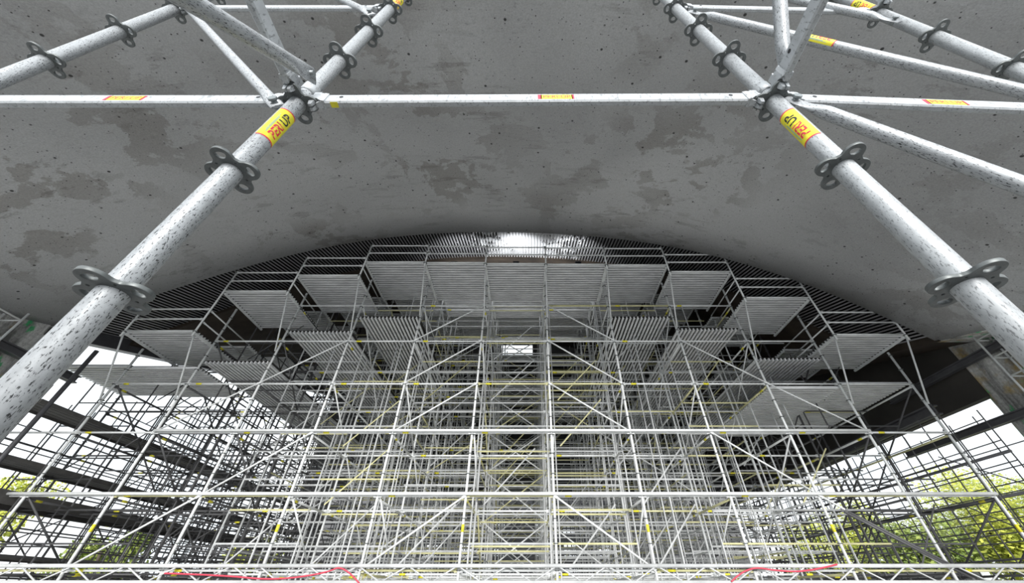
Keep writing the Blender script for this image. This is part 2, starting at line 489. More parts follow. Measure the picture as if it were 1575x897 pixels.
def sticker(parent, r, ang, z0, z1, half=1.25, flip=1):
    """yellow label wrapped on a tube, red end bands, printed words"""
    mb = MB(); n = 16; rs = r + .0006
    zz = [z0, z0 + .006, z1 - .006, z1]
    vs = [(rs * math.cos(ang + half * (2 * i / n - 1)), rs * math.sin(ang + half * (2 * i / n - 1)), z) for z in zz for i in range(n + 1)]
    for j in range(3):
        mb.add([], [])
    k = n + 1
    mb.v = vs
    for j in range(3):
        for i in range(n):
            mb.f.append((j * k + i, j * k + i + 1, (j + 1) * k + i + 1, (j + 1) * k + i)); mb.m.append(1 if j != 1 else 0); mb.sm.append(True)
    st = mb.build('sticker', [M['yellow'], M['red']], parent)
    st['label'] = 'yellow wraparound sticker with red ends'
    zc = (z0 + z1) / 2; L = (z1 - z0)
    def word(t, size, m, dz, dy, label):
        me = text_mesh(t, size, m, 'lettering')
        if flip < 0:
            for v in me.vertices: v.co.x *= -1; v.co.y *= -1
        for v in me.vertices: v.co.y += dy
        bend(me, r + .0012, ang, zc + dz)
        o = bpy.data.objects.new('lettering', me); link(o, st); o['label'] = label
    s = L * .225
    word('PERI', s, M['red'], -flip * L * .17, -.006 * flip, 'red lettering')
    word('UP', s, M['black'], flip * L * .22, -.006 * flip, 'dark lettering')
    # printed rule beside the words
    mb = MB(); rr = r + .0011
    for q0, q1, zz0, zz1 in ((.016, .0185, -.36, .2), (.0205, .022, -.30, .30)):
        pts = []
        for i in range(7):
            z = zc + L * (zz0 + (zz1 - zz0) * i / 6)
            for q in (q0, q1):
                a = ang - q * flip / r; pts.append((rr * math.cos(a), rr * math.sin(a), z))
        mb.add(pts, [(2 * i, 2 * i + 1, 2 * i + 3, 2 * i + 2) for i in range(6)])
    mb.build('printed_rule', M['blue'], st)
    return st

ZB = .53                                                # height of the first rosette above the eye
FY = .6176
def near_standard(x, y, dz, top, label, stickers=(), collars=(), dark=False):
    t = empty('scaffold_standard', (x, y, -EYE)); tag(t, label, 'scaffold pole', 'near scaffold standards')
    base = EYE + ZB + dz
    mb = MB(); n = 40
    mb.tube((0, 0, 0), (0, 0, top + EYE), TR, n)
    mb.build('tube', M['galv_rough'] if dark else (M['galv_fine'] if x > .5 else M['galv']), t)
    k = -4
    while base + .5 * k < top + EYE:
        z = base + .5 * k
        if z > .1:
            use('rosette', ROS, t, (0, 0, z))
        k += 1
    for z in collars:
        mb = MB(); mb.tube((0, 0, 0), (0, 0, .07), TR + .0022, n); mb.build('joint_sleeve', M['galv_smooth'], t, (0, 0, z + EYE))
    for (z0, z1, ang) in stickers: sticker(t, TR, ang, z0 + EYE, z1 + EYE)
    return t
angv = lambda x, y: math.atan2(-y, -x)
near_standard(-.9325, FY, -.011, 4.4, 'near galvanized scaffold pole left of centre with a bold yellow sticker', [(1.205, 1.405, angv(-.9325, FY) + .15), (3.09, 3.28, angv(-.9325, FY))], (1.60,))
near_standard(1.0055, FY, .012, 4.4, 'near galvanized scaffold pole right of centre, sticker printed upside down', [(1.205, 1.405, angv(1.0055, FY) - .25)], (1.60,))
near_standard(-2.388, FY, -.01, 4.4, 'outer galvanized scaffold pole at the upper left corner', [(3.075, 3.275, angv(-2.388, FY))])
near_standard(2.3087, FY, -.113, 4.4, 'outer galvanized scaffold pole at the upper right corner', [(2.975, 3.175, angv(2.3087, FY))])

# ledgers: rectangular tube, cast wedge head at both ends
PL = -.022                                              # rosette plate below the ledger axis
def head_mb():
    mb = MB()   # points along +x, pole side at x=0, hooks over the plate from above
    rings = []
    for x, hw, z0, z1 in ((0, .015, PL + .008, .012), (.02, .018, PL + .007, .022), (.044, .020, PL + .006, .030), (.064, .019, -.034, .034), (.078, .016, -.035, .035)):
        rings.append([(x, -hw, z0), (x, hw, z0), (x, hw, z1), (x, -hw, z1)])
    mb.loft(rings, 0, False)
    mb.loft([[(x, -hw, z0), (x, hw, z0), (x, hw, z1), (x, -hw, z1)] for x, hw, z0, z1 in ((.047, .010, PL - .020, PL - .008), (.068, .014, -.036, PL + .004))], 0, False)
    return mb
HEAD = head_mb().mesh('wedge_head', [M['galv_smooth']])
def wedge_mb():
    mb = MB()
    for yy in (-.0092, .0092):
        rings = []
        for z, x0, x1, w_ in ((PL - .036, .017, .029, .005), (PL - .014, .013, .033, .0078), (.034, .011, .036, .0078), (.048, .010, .040, .0078)):
            rings.append([(x0, yy - w_, z), (x1, yy - w_, z), (x1, yy + w_, z), (x0, yy + w_, z)])
        mb.loft(rings, 0, False)
    return mb
WEDGE = wedge_mb().mesh('wedge', [M['galv_smooth']])

def near_ledger(a, b, label, stick=None, name='scaffold_ledger', cat='scaffold ledger', group='near scaffold ledgers', wy=.026, wz=.068, band=None, screws=True):
    a = Vector(a); b = Vector(b); d = b - a; ln = d.length
    t = empty(name, a); tag(t, label, cat, group)
    t.rotation_mode = 'QUATERNION'
    q = d.to_track_quat('X', 'Z'); t.rotation_quaternion = q
    r0 = TR + .004
    mb = MB()
    # slightly rounded rectangular hollow section
    def ring(x):
        c = .006; hw, hz = wy / 2, wz / 2
        return [(x, sy * (hw - (c if k == 0 else 0)) , sz * (hz - (0 if k == 0 else c))) for sy, sz, ks in ((-1, -1, (1, 0)), (1, -1, (0, 1)), (1, 1, (1, 0)), (-1, 1, (0, 1))) for k in ks]
    mb.loft([ring(r0 + .06), ring(ln - r0 - .06)], 0, False)
    mb.build('tube', M['galv_smooth'], t)
    for side in (0, 1):
        h = use('wedge_head', HEAD, t, (r0 if side == 0 else ln - r0, 0, 0), (0, 0, 0 if side == 0 else PI))
        h2 = use('wedge', WEDGE, h, (.006, 0, 0)); h2['label'] = 'bright wedge driven through the rosette'
        h['label'] = 'cast wedge head'
        x = (r0 + .135) if side == 0 else ln - r0 - .135
        if screws:
            mb = MB(); mb.tube((x, -wy / 2 - .0015, .008), (x, -wy / 2 + .01, .008), .008, 14); s_ = mb.build('punched_hole', M['black'], t); s_['label'] = 'dark punched hole'
    if stick is not None:
        x0, x1 = stick
        mb = MB(); y = -wy / 2 - .0008; hz = wz * .30
        mb.box((x0, y, -hz), (x1, y + .0006, hz)); mb.box((x0 - .012, y, -hz), (x0 + .004, y + .0006, hz), 1); mb.box((x1 - .004, y, -hz), (x1 + .006, y + .0006, hz), 1)
        st = mb.build('sticker', [M['yellow'], M['red']], t); st['label'] = 'small yellow sticker with red ends'
        me = text_mesh('PERI UP', (x1 - x0) * .26, M['red'], 'lettering', .0002)
        for v in me.vertices: v.co = (v.co.x + (x0 + x1) / 2, y - .0006, v.co.y)
        o = bpy.data.objects.new('lettering', me); link(o, st); o['label'] = 'red lettering'
    if band is not None:
        mb = MB(); x0, x1 = band
        mb.box((x0, -wy / 2 + .002, -wz / 2 - .0008), (x1, wy / 2 - .002, -wz / 2)); bd = mb.build('colour_band', M['yellow'], t); bd['label'] = 'yellow colour band'
    return t
X0, X1, X2, X3 = -2.388, -.9325, 1.0055, 2.3087
near_ledger((X1, FY, ZB + 1.011), (X2, FY, ZB + 1.034), 'long galvanized crossbar spanning between the two central near poles', (.985, 1.115), band=(.135, .165))
near_ledger((X0, FY, ZB + 1.012), (X1, FY, ZB + 1.011), 'galvanized crossbar leaving the left near pole at its lower joint', (.68, .82))
near_ledger((X2, FY, ZB + 1.034), (X3, FY, ZB + .909), 'galvanized crossbar leaving the right near pole at its lower joint', (.60, .74))
near_ledger((X0, FY, ZB + 2.512), (X1, FY, ZB + 2.511), 'galvanized crossbar at the top edge joining the two left poles')
near_ledger((X2, FY, ZB + 2.534), (X3, FY, ZB + 2.409), 'galvanized crossbar at the top edge joining the two right poles')
for x, z, lab in ((X1, ZB + 1.011, 'pitted galvanized transom running back overhead from the left near pole'), (X2, ZB + 1.034, 'pitted galvanized transom running back overhead from the right near pole'),
                  (X3, ZB + 2.409, 'short galvanized transom above the top joint of the upper right pole')):
    near_ledger((x, FY, z), (x, FY - 1.5, z), lab, None, 'scaffold_transom', 'scaffold transom', 'near scaffold transoms', .028, .068)

def near_brace(a, b, label, r=.0245, flat_a=True, flat_b=True, side=(0, 1, 0), stick=None):
    """round tube whose ends are pressed flat"""
    a = Vector(a); b = Vector(b); d = (b - a); ln = d.length
    t = empty('diagonal_brace', a); tag(t, label, 'scaffold brace', 'near diagonal braces')
    z = d.normalized(); y = Vector(side); y = (y - z * y.dot(z)).normalized(); x = y.cross(z)
    t.rotation_mode = 'QUATERNION'; t.rotation_quaternion = Matrix((x, y, z)).transposed().to_quaternion()
    mb = MB(); rings = []
    n = 28
    def ring(s, k):   # k = 1 round, 0 flat
        ax = r * (1.22 - .22 * k); ay = r * (.22 + .78 * k)
        return [(ax * math.cos(2 * PI * i / n), ay * math.sin(2 * PI * i / n), s) for i in range(n)]
    prof_ = []
    if flat_a: prof_ += [(0, 0), (.075, 0), (.10, .25), (.13, .7), (.16, 1)]
    else: prof_ += [(0, 1)]
    if flat_b: prof_ += [(ln - .16, 1), (ln - .13, .7), (ln - .10, .25), (ln - .075, 0), (ln, 0)]
    else: prof_ += [(ln, 1)]
    mb.loft([ring(s, k) for s, k in prof_])
    mb.build('tube', M['galv'], t)
    for f, s in ((flat_a, .035), (flat_b, ln - .035)):
        if f:
            mb = MB(); mb.tube((0, -.02, s), (0, .02, s), .011, 12); mb.tube((0, -.024, s), (0, -.014, s), .017, 6); mb.build('bolt', M['cast'], t)
    if stick:
        st = sticker(t, r, stick[2], stick[0], stick[1], 1.3, stick[3])
    return t
def along(p, q, u): return tuple(Vector(p) + (Vector(q) - Vector(p)) * u)
near_brace((1.045, .60, 1.53), (2.27, .60, -.36), 'round brace falling to the right below the lower right joint')
near_brace((1.05, .60, 2.885), (2.255, .60, 1.34), 'round brace with yellow sticker, falling from the upper right joint', stick=(.70, .89, -PI / 2 + .2, -1))
near_brace((1.10, .60, 4.45), (2.24, .60, 2.63), 'round brace end reaching the top right pole from above')
near_brace((-2.33, .60, 3.05), (-.975, .60, 1.45), 'thin bright brace falling towards the left near joint behind the crossbar', r=.022)
near_brace((-2.30, .60, 4.40), (-.985, .60, 2.80), 'bright brace end reaching the top left joint from above', r=.022)
near_brace((-.865, .545, 1.60), (-.865, -.52, .15), 'thick round brace with split end beside the left near pole', r=.026, side=(1, 0, 0))
near_brace((1.03, .555, 1.565), (1.03, -.75, 3.40), 'round brace rising overhead from the right near joint', r=.026, side=(1, 0, 0))
#MARK
# ------------------------------------------------------------------ scaffold under the vault
XK = [-13.41 + 2 * i for i in range(13)]                # pole lines across
YJ = [9.2 + 2 * j for j in range(8)]                    # rows going back
LV = [.35, 1.69, 3.10, 4.42, 5.80, 7.15, 8.5, 9.85, 11.2]
RISE = .72
LIP = {1: 5.65, 2: 7.13, 3: 7.80, 4: 8.40, 5: 8.37, 6: 8.32, 7: 8.29, 8: 8.26, 9: 7.96, 10: 6.87, 11: 5.53}   # deck height per bay
LIP[0] = 4.6
BAYS = range(12)
ORD = ['first', 'second', 'third', 'fourth', 'fifth', 'sixth', 'seventh', 'eighth', 'ninth', 'tenth', 'eleventh', 'twelfth', 'thirteenth']
ROW = ['front row', 'second row back', 'third row back', 'fourth row back', 'fifth row back', 'sixth row back', 'seventh row back', 'rearmost row']
LEV = ['lowest level', 'second level up', 'third level up', 'fourth level up', 'fifth level up', 'sixth level up', 'seventh level up', 'eighth level up', 'ninth level up']
def deck_z(b, j): return LIP[b] + RISE * j
def col_top(k, j):
    zs = [deck_z(b, j) for b in (k - 1, k) if b in LIP]
    return max(zs) - .12
BR = .0245
def knot(mb, z, r=.058):
    n = 8
    mb.tube((0, 0, z - .006), (0, 0, z + .006), r, n)

# --- poles
def pole_mesh(h, rosettes):
    mb = MB(); mb.tube((0, 0, 0), (0, 0, h), .030, 8)
    if rosettes:
        z = EYE + LV[0]
        while z < h:
            knot(mb, z); z += .45
    return mb.mesh('pole', [M['tube']])
mbk = MB(); knot(mbk, 0); KNOT = mbk.mesh('rosette', [M['plate']])
for j, y in enumerate(YJ):
    for k, x in enumerate(XK):
        h = col_top(k, j) + EYE
        mat = M['tube_dark'] if (j > 0 and (k < 4 or k > 10)) else (M['tube_grey'] if (k < 3 or k > 11) else None)  # side poles get the dark copy, coloured as silhouettes against the sky
        side = 'standing in the %s, %s from left' % (ROW[j], ORD[k])
        if j == 0:
            t = empty('scaffold_standard', (x, y, -EYE)); tag(t, 'thin galvanized scaffold pole ' + side, 'scaffold pole', 'poles of the scaffold under the vault')
            use('tube', pole_mesh(h, False), t)
            z = EYE + LV[0]
            while z < h:
                use('rosette', KNOT, t, (0, 0, z)); z += .45
            if k % 2 == 0:
                mb = MB(); mb.tube((0, 0, 0), (0, 0, .14), .032, 8); s_ = mb.build('sticker', M['yellow'], t, (0, 0, EYE + 1.0)); s_['label'] = 'yellow sticker'
        else:
            o = use('scaffold_standard', pole_mesh(h, j < 4), None, (x, y, -EYE), None, mat)
            tag(o, 'thin galvanized scaffold pole ' + side, 'scaffold pole', 'poles of the scaffold under the vault')

# --- ledgers and transoms
def led_mesh(ln, band, r=BR, n=6):
    mb = MB()
    mb.tube((.035, 0, 0), (ln - .035, 0, 0), r, n)
    for x in (.03, ln - .09): mb.box((x, -.014, -.034), (x + .06, .014, .034))
    if band: mb.tube((.25, 0, 0), (.40, 0, 0), r + .0015, n, 1)
    return mb.mesh('ledger', [M['tube'], M['yellow']])
LED = [led_mesh(2., False), led_mesh(2., True)]
rest = MB(); restb = MB()
rnd = random.Random(5)
def pick():
    q = rnd.random()
    return M['tube_warm'] if q < .12 else M['tube']
nL = 0; nT = 0
for j, y in enumerate(YJ):
    for b in BAYS:
        x0 = XK[b]
        for l, z in enumerate(LV):
            if z > min(deck_z(b, j) - .5, 12): continue
            if j < 5 and nL < 298:
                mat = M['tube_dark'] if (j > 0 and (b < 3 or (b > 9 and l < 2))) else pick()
                o = use('scaffold_ledger', LED[rnd.random() < .6], None, (x0, y, z), None, mat); nL += 1
                tag(o, 'crosswise galvanized ledger, %s, %s bay from left, %s' % (ROW[j], ORD[b], LEV[l]), 'scaffold ledger', 'crosswise ledgers under the vault')
            else: rest.tube((x0, y, z), (x0 + 2, y, z), BR, 6, 1 if rnd.random() < .25 else 0)
for j in range(7):
    y = YJ[j]
    for k, x in enumerate(XK):
        for l, z in enumerate(LV):
            if z > col_top(k, j) - .2: continue
            if j < 4 and nT < 298:
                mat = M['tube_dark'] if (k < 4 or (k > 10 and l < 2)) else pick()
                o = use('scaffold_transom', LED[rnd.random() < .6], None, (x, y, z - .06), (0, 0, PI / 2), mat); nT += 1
                tag(o, 'lengthwise transom behind the %s, %s pole line from left, %s' % (ROW[j].replace(' back', ''), ORD[k], LEV[l]), 'scaffold transom', 'front to back transoms under the vault')
            else: restb.tube((x, y, z - .06), (x, y + 2, z - .06), BR, 6, 1 if rnd.random() < .25 else 0)
o = rest.build('scaffold_ledgers', [M['tube'], M['tube_warm']]); tag(o, 'crosswise ledgers of the rear scaffold rows, too many to count', 'scaffold ledgers', None, 'stuff')
o = restb.build('scaffold_transoms', [M['tube'], M['tube_warm']]); tag(o, 'front to back transoms of the rear scaffold bays, too many to count', 'scaffold transoms', None, 'stuff')

# --- braces
BRM = {}
def brace(a, b, label, mat=None, r=.021, group='diagonal braces under the vault'):
    a = Vector(a); b = Vector(b); ln = round((b - a).length, 2)
    key = (ln, r)
    if key not in BRM:
        mb = MB(); mb.tube((.06, 0, 0), (ln - .06, 0, 0), r, 6)
        for x in (.0, ln - .09): mb.box((x, -.006, -.026), (x + .09, .006, .026))
        BRM[key] = mb.mesh('brace', [M['tube']])
    o = use('diagonal_brace', BRM[key], None, tuple(a), None, mat)
    o.rotation_mode = 'QUATERNION'; o.rotation_quaternion = (b - a).to_track_quat('X', 'Z')
    tag(o, label, 'scaffold brace', group); return o
nB = 0
for j in (0, 2, 4, 6):
    y = YJ[j] - .05
    for b in BAYS:
        for l in range(len(LV) - 1):
            if LV[l + 1] > deck_z(b, j) - .4: continue
            ctr = b - 6
            if j == 0:
                on = (l % 2 == 0 and b in (2, 5, 7, 10)) or (l % 2 == 1 and b in (3, 9)) or (l == 3 and b in (5, 7))
            else: on = (b + l + j) % 3 == 0 or b == 6
            if not on: continue
            out = ctr if ctr else (1 if l % 2 else -1)
            xa, xb = (XK[b], XK[b + 1]) if out > 0 else (XK[b + 1], XK[b])
            brace((xa, y, LV[l + 1]), (xb, y, LV[l]), 'brace falling outwards, %s, %s bay from left, %s' % (ROW[j], ORD[b], LEV[l]), M['tube'] if j == 0 else M['tube_dark'] if (j and (b < 3 or b > 9)) else pick()); nB += 1
            if b == 6 and j:
                brace((xb, y + .1, LV[l + 1]), (xa, y + .1, LV[l]), 'brace falling inwards, %s, centre bay, %s' % (ROW[j], LEV[l]), pick())
for j in range(5):
    for k in range(1, 13):
        for l in range(len(LV) - 1):
            if LV[l + 1] > col_top(k, j) - .2 or (l + j + k // 2) % 2: continue
            x = XK[k] + .05
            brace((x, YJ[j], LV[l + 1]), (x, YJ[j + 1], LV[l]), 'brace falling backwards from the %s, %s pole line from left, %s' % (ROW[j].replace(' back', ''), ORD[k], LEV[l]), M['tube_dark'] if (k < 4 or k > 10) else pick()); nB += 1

for q in (0, .09): brace((6.9 + q, 9.135, 1.40), (8.9 + q, 9.135, .20), 'dark brace of the low right hand pair, %s of the two' % ('inner' if q == 0 else 'outer'), M['tube_dark'], .026)
# --- stepped decks of steel planks
def deck_mesh(w, d, along_x=True, t=.085):
    """deck of planks with folded edges seen from below"""
    mb = MB(); pw = .118
    n = max(1, round((d if along_x else w) / pw)); pw = (d if along_x else w) / n
    if along_x: mb.box((0, 0, t - .012), (w, d, t), 1)
    else: mb.box((0, 0, t - .012), (w, d, t), 1)
    for i in range(n):
        q0 = i * pw; q1 = q0 + pw * .50
        for z0, z1, g in ((.0, .014, 0), (.014, t - .012, .016)):
            if along_x: mb.box((0, q0 + g, z0), (w, q1 - g, z1))
            else: mb.box((q0 + g, 0, z0), (q1 - g, d, z1))
    return mb.mesh('planks', [M['plank'], M['sheet']])
DECKX = deck_mesh(1.93, 2.0); DECKY = deck_mesh(1.9, 1.95, False); DECKXs = deck_mesh(1.93, 1.2)
def bearer(parent, x, d):
    mb = MB(); mb.bar((x, 0, -.035), (x, d, -.035), .045, .06); mb.build('bearer', M['tube'], parent)
STEP = ['foremost', 'second', 'third', 'rearmost']
for b in BAYS:
    if b == 0: continue
    for j in range(4):
        y = 8.5 + 2 * j; z = deck_z(b, j)
        t = empty('scaffold_deck', (XK[b] + .035, y, z)); tag(t, 'steel plank deck of the top steps, %s bay from the left, %s step' % (ORD[b], STEP[j]), 'scaffold deck', 'stepped decks under the vault')
        use('planks', DECKX, t)
        if j == 0:
            mb = MB(); mb.tube((-.035, -.03, .03), (1.965, -.03, .03), .028, 8); e = mb.build('edge_tube', M['tube'], t)
        bearer(t, -.012, 2.); bearer(t, 1.945, 2.)
for b, z in ((2, 5.15), (3, 6.2), (4, 6.75), (8, 6.75), (9, 6.3), (10, 5.25)):
    for j in range(5 if b not in (4, 8) else 3):
        t = use('scaffold_deck', DECKY, None, (XK[b] + .05, YJ[j] + .03, z - .08 + (0 if b in (2, 10) else .0)))
        tag(t, 'lengthwise steel plank deck, %s bay from left, behind the %s' % (ORD[b], ROW[j].replace(' back', '')), 'scaffold deck', 'lengthwise decks below the steps')
for b, z in ((0, 4.95), (1, 4.9), (10, 4.3), (11, 4.42)):
    for j in range(1 if b < 5 else 2):
        t = use('scaffold_deck', DECKX, None, (XK[b] + .035, YJ[j] + .03, z))
        tag(t, 'crosswise lower side deck, %s bay from the left, behind the %s' % (ORD[b], ROW[j].replace(' back', '')), 'scaffold deck', 'lower side decks')

# --- cantilever: lip poles, brackets, guard rails
for k in range(1, 13):
    x = XK[k]
    lo = min(deck_z(b, 0) for b in (k - 1, k) if b in LIP and b > 0); hi = max(deck_z(b, 0) for b in (k - 1, k) if b in LIP)
    t = empty('guard_post', (x, 8.45, lo - .15)); tag(t, 'short guard post at the deck lip, %s from the left' % ORD[k - 1], 'guard post', 'guard posts along the deck lips')
    mb = MB(); mb.tube((0, 0, 0), (0, 0, hi - lo + 1.0), .0255, 8); mb.build('tube', M['tube'], t)
    for dz in (.15, hi - lo + .57, hi - lo + .93): use('rosette', KNOT, t, (0, 0, dz))
    brace((x, 8.45, lo), (x - .02 * (1 if k < 6 else -1), 9.16, max(lo - 1.7, 3.4)), 'bracket strut under the deck lip, %s from the left' % ORD[k - 1], None, .022, 'bracket struts under the deck lips')
    # raking rails stepping between decks of different height
    if hi - lo > .5:
        for q, nm in ((.35, 'lower'), (.75, 'upper')):
            o = brace((x, 8.5, lo + q), (x, 10.4, lo + q), 'short %s side rail where the decks step, %s lip post from the left' % (nm, ORD[k - 1]), None, .02, 'side rails where the decks step')
for b in range(1, 12):
    z = deck_z(b, 0)
    for dz, nm in ((.42, 'middle'), (.78, 'top')):
        o = use('guard_rail', LED[0], None, (XK[b], 8.43, z + dz)); tag(o, 'thin %s guard rail over the deck lip in the %s bay from the left' % (nm, ORD[b]), 'guard rail', 'guard rails over the deck lips')

# --- front face extras: low lattice girder and heavy crossbars
def girder(x0, x1, y, z0, z1, label):
    t = empty('lattice_girder', (x0, y, z0)); tag(t, label, 'lattice girder', 'low lattice girders across the front')
    L = x1 - x0
    for zz, nm in ((0, 'bottom_chord'), (z1 - z0, 'top_chord')):
        mb = MB(); mb.tube((0, 0, zz), (L, 0, zz), .035, 10); mb.build(nm, M['tube_grey'], t)
    mb = MB(); n = int(L / .5)
    for i in range(n): mb.tube((i * L / n, 0, 0 if i % 2 else z1 - z0), ((i + 1) * L / n, 0, (z1 - z0) if i % 2 else 0), .014, 6)
    mb.build('lacing', M['tube_grey'], t)
for i, (a, b_, lab) in enumerate(((-13.4, -5.41, 'left'), (-5.41, 2.59, 'centre'), (2.59, 10.6, 'right'))):
    girder(a, b_, 9.06, .16, .42, 'grey lattice girder low across the %s of the scaffold front' % lab)
for z, lab in ((1.72, 'lower heavy crossbar running the full scaffold width'), (3.13, 'upper heavy crossbar running across the middle scaffold bays')):
    xa, xb = (-13.4, 10.6) if z < 2 else (-9.4, 8.6)
    mb = MB(); mb.tube((xa, 9.13, z), (xb, 9.13, z), .034, 10); o = mb.build('crossbar', M['tube']); tag(o, lab, 'scaffold tube')

# --- side walkways on the left, beams on the right
for i, (z, th, lab) in enumerate(((.62, .08, 'lowest'), (1.66, .26, 'second'), (2.35, .10, 'third'), (3.55, .10, 'top'))):
    t = empty('side_walkway', (-12.6, 8.3, z)); tag(t, '%s dark walkway along the left side of the scaffold, seen from below' % lab, 'walkway', 'walkways along the left side')
    mb = MB()
    for q in range(4): mb.box((q * .20, 0, .0), (q * .20 + .175, 14.5, .05))
    mb.build('planks', M['dark_plank'], t)
    for x, nm in ((.82, 'inner'), (-.04, 'outer')):
        mb = MB(); mb.box((x - .02, 0, -th * .5), (x + .02, 14.5, th * .5)); mb.build('toe_board', M['dark_plank'], t)
for x, y0, y1, z, h, lab in ((12.0, 7.0, 11.4, 4.84, .17, 'upper dark steel beam beside the stained right pier'), (12.0, 5.0, 12.0, 3.34, .17, 'lower dark steel beam crossing the right side opening beside the pier'),
                             (11.2, 9.6, 23.6, 3.86, .26, 'long grey beam along the top of the right side opening'), (-13.0, 4.8, 9.5, 4.68, .2, 'dark steel beam at the upper left beside the pale pier'),
                             (11.3, 8.8, 23.6, 2.55, .07, 'thin dark rail midway up the right side opening'), (11.3, 8.8, 23.6, 1.75, .07, 'thin dark rail low in the right side opening')):
    mb = MB(); f = h * .5
    mb.box((-f, 0, -h / 2), (f, y1 - y0, -h / 2 + h * .14)); mb.box((-f, 0, h / 2 - h * .14), (f, y1 - y0, h / 2)); mb.box((-h * .07, 0, -h / 2), (h * .07, y1 - y0, h / 2))
    if h < .1:
        mb = MB(); mb.tube((0, 0, 0), (0, y1 - y0, 0), h / 2, 8)
    o = mb.build('steel_beam', M['steel_beam'], None, (x, y0, z)); tag(o, lab, 'steel beam')
mb = MB(); mb.tube((0, 0, 0), (0, 0, 5.05 + EYE), .05, 12); o = mb.build('steel_post', M['steel_beam'], None, (-11.76, 8.5, -EYE)); tag(o, 'thick dark steel post standing at the far left in front of the walkways', 'steel post')

# --- dense side lattice (guard rails and close poles on the open sides)
side = MB()
rnd2 = random.Random(9)
for x, y0, y1 in ((-13.1, 9.2, 23.2), (-11.5, 9.2, 23.2), (-10.4, 10.2, 21.2), (10.7, 9.2, 23.2), (11.8, 9.2, 23.2), (12.5, 9.2, 23.)):
    z = .1; top = 4.3 if x < 0 else 3.7
    while z < top:
        dy = .6 * rnd2.random()
        side.tube((x, y0, z), (x, y1 - dy * 3, z + .1 * (rnd2.random() - .5)),   .014, 5, 0); z += .40 + .14 * rnd2.random()
    y = y0
    while y < y1:
        side.tube((x, y, -EYE), (x, y, top + .4 * (rnd2.random() - .5)), .016, 5, 0); y += .55 + .5 * rnd2.random()
    for q in range(5):
        y = y0 + rnd2.random() * (y1 - y0 - 3); z = rnd2.random() * 2
        side.tube((x + .04, y, z), (x + .04, y + 2.2, z + 1.5 * rnd2.choice((-1, 1))), .017, 5, 0)
o = side.build('side_lattice', [M['tube_dark']]); tag(o, 'dark close lattice of rails and props on the open scaffold sides', 'scaffold lattice', None, 'stuff')
# rows of props beyond the far opening
far = MB()
for y in (25.5, 28, 31, 34.5, 38):
    for i in range(23):
        x = -14 + i * 1.2; far.tube((x, y, -EYE), (x, y, 7.5), .04, 5, 0)
    for q in range(13):
        z = .2 + q * .55; far.tube((-14, y, z), (12.4, y, z), .035, 5, 0)
o = far.build('far_lattice', [M['tube_dark']]); tag(o, 'grey lattice of far scaffolding beyond the open end of the vault', 'scaffold lattice', None, 'stuff')

# --- access ladders by the piers
def access(x0, x1, y0, y1, top, label, grp):
    t = empty('access_tower', (x0, y0, -EYE)); tag(t, label, 'access tower', None)
    for xx in (0, x1 - x0):
        for yy in (0, y1 - y0):
            mb = MB(); mb.tube((xx, yy, 0), (xx, yy, top + EYE), .024, 8); mb.build('pole', M['tube'], t)
    z = 1.2
    while z < top + EYE + .01:
        mb = MB()
        mb.tube((0, 0, z), (x1 - x0, 0, z), .018, 6); mb.tube((0, y1 - y0, z), (x1 - x0, y1 - y0, z), .018, 6)
        mb.tube((0, 0, z), (0, y1 - y0, z), .018, 6); mb.tube((x1 - x0, 0, z), (x1 - x0, y1 - y0, z), .018, 6)
        mb.build('rail', M['tube'], t); z += .5 if (top + EYE - z) > 1e-6 else 1
access(11.62, 12.05, 7.9, 6.2, 5.58, 'narrow access tower of thin tubes against the stained right pier', None)
access(-12.75, -12.15, 7.0, 5.6, 5.2, 'narrow access tower of thin tubes against the pale left pier', None)

# --- red cables slung along the low girder
def cable(pts, label):
    cu = bpy.data.curves.new('cable', 'CURVE'); cu.dimensions = '3D'; cu.bevel_depth = .014; cu.bevel_resolution = 2
    s = cu.splines.new('NURBS'); s.points.add(len(pts) - 1); s.use_endpoint_u = True; s.order_u = 3
    for p, q in zip(s.points, pts): p.co = (*q, 1)
    me = new_mesh_from_curve(cu, [M['cable']], 'cable')
    o = bpy.data.objects.new('cable', me); o.location = (0, 0, EYE); link(o); tag(o, label, 'cable')
cable([(-7.2, 9.013, .30), (-6.0, 9.013, .27), (-5.0, 9.013, .19), (-4.0, 9.013, .30), (-3.7, 9.013, .44), (-3.3, 9.013, .15)], 'red cable drooping along the low girder left of centre')
cable([(3.98, 9.013, .17), (4.38, 9.013, .42), (5.0, 9.013, .33), (5.6, 9.013, .33), (6.2, 9.013, .44)], 'red cable drooping along the low girder right of centre')

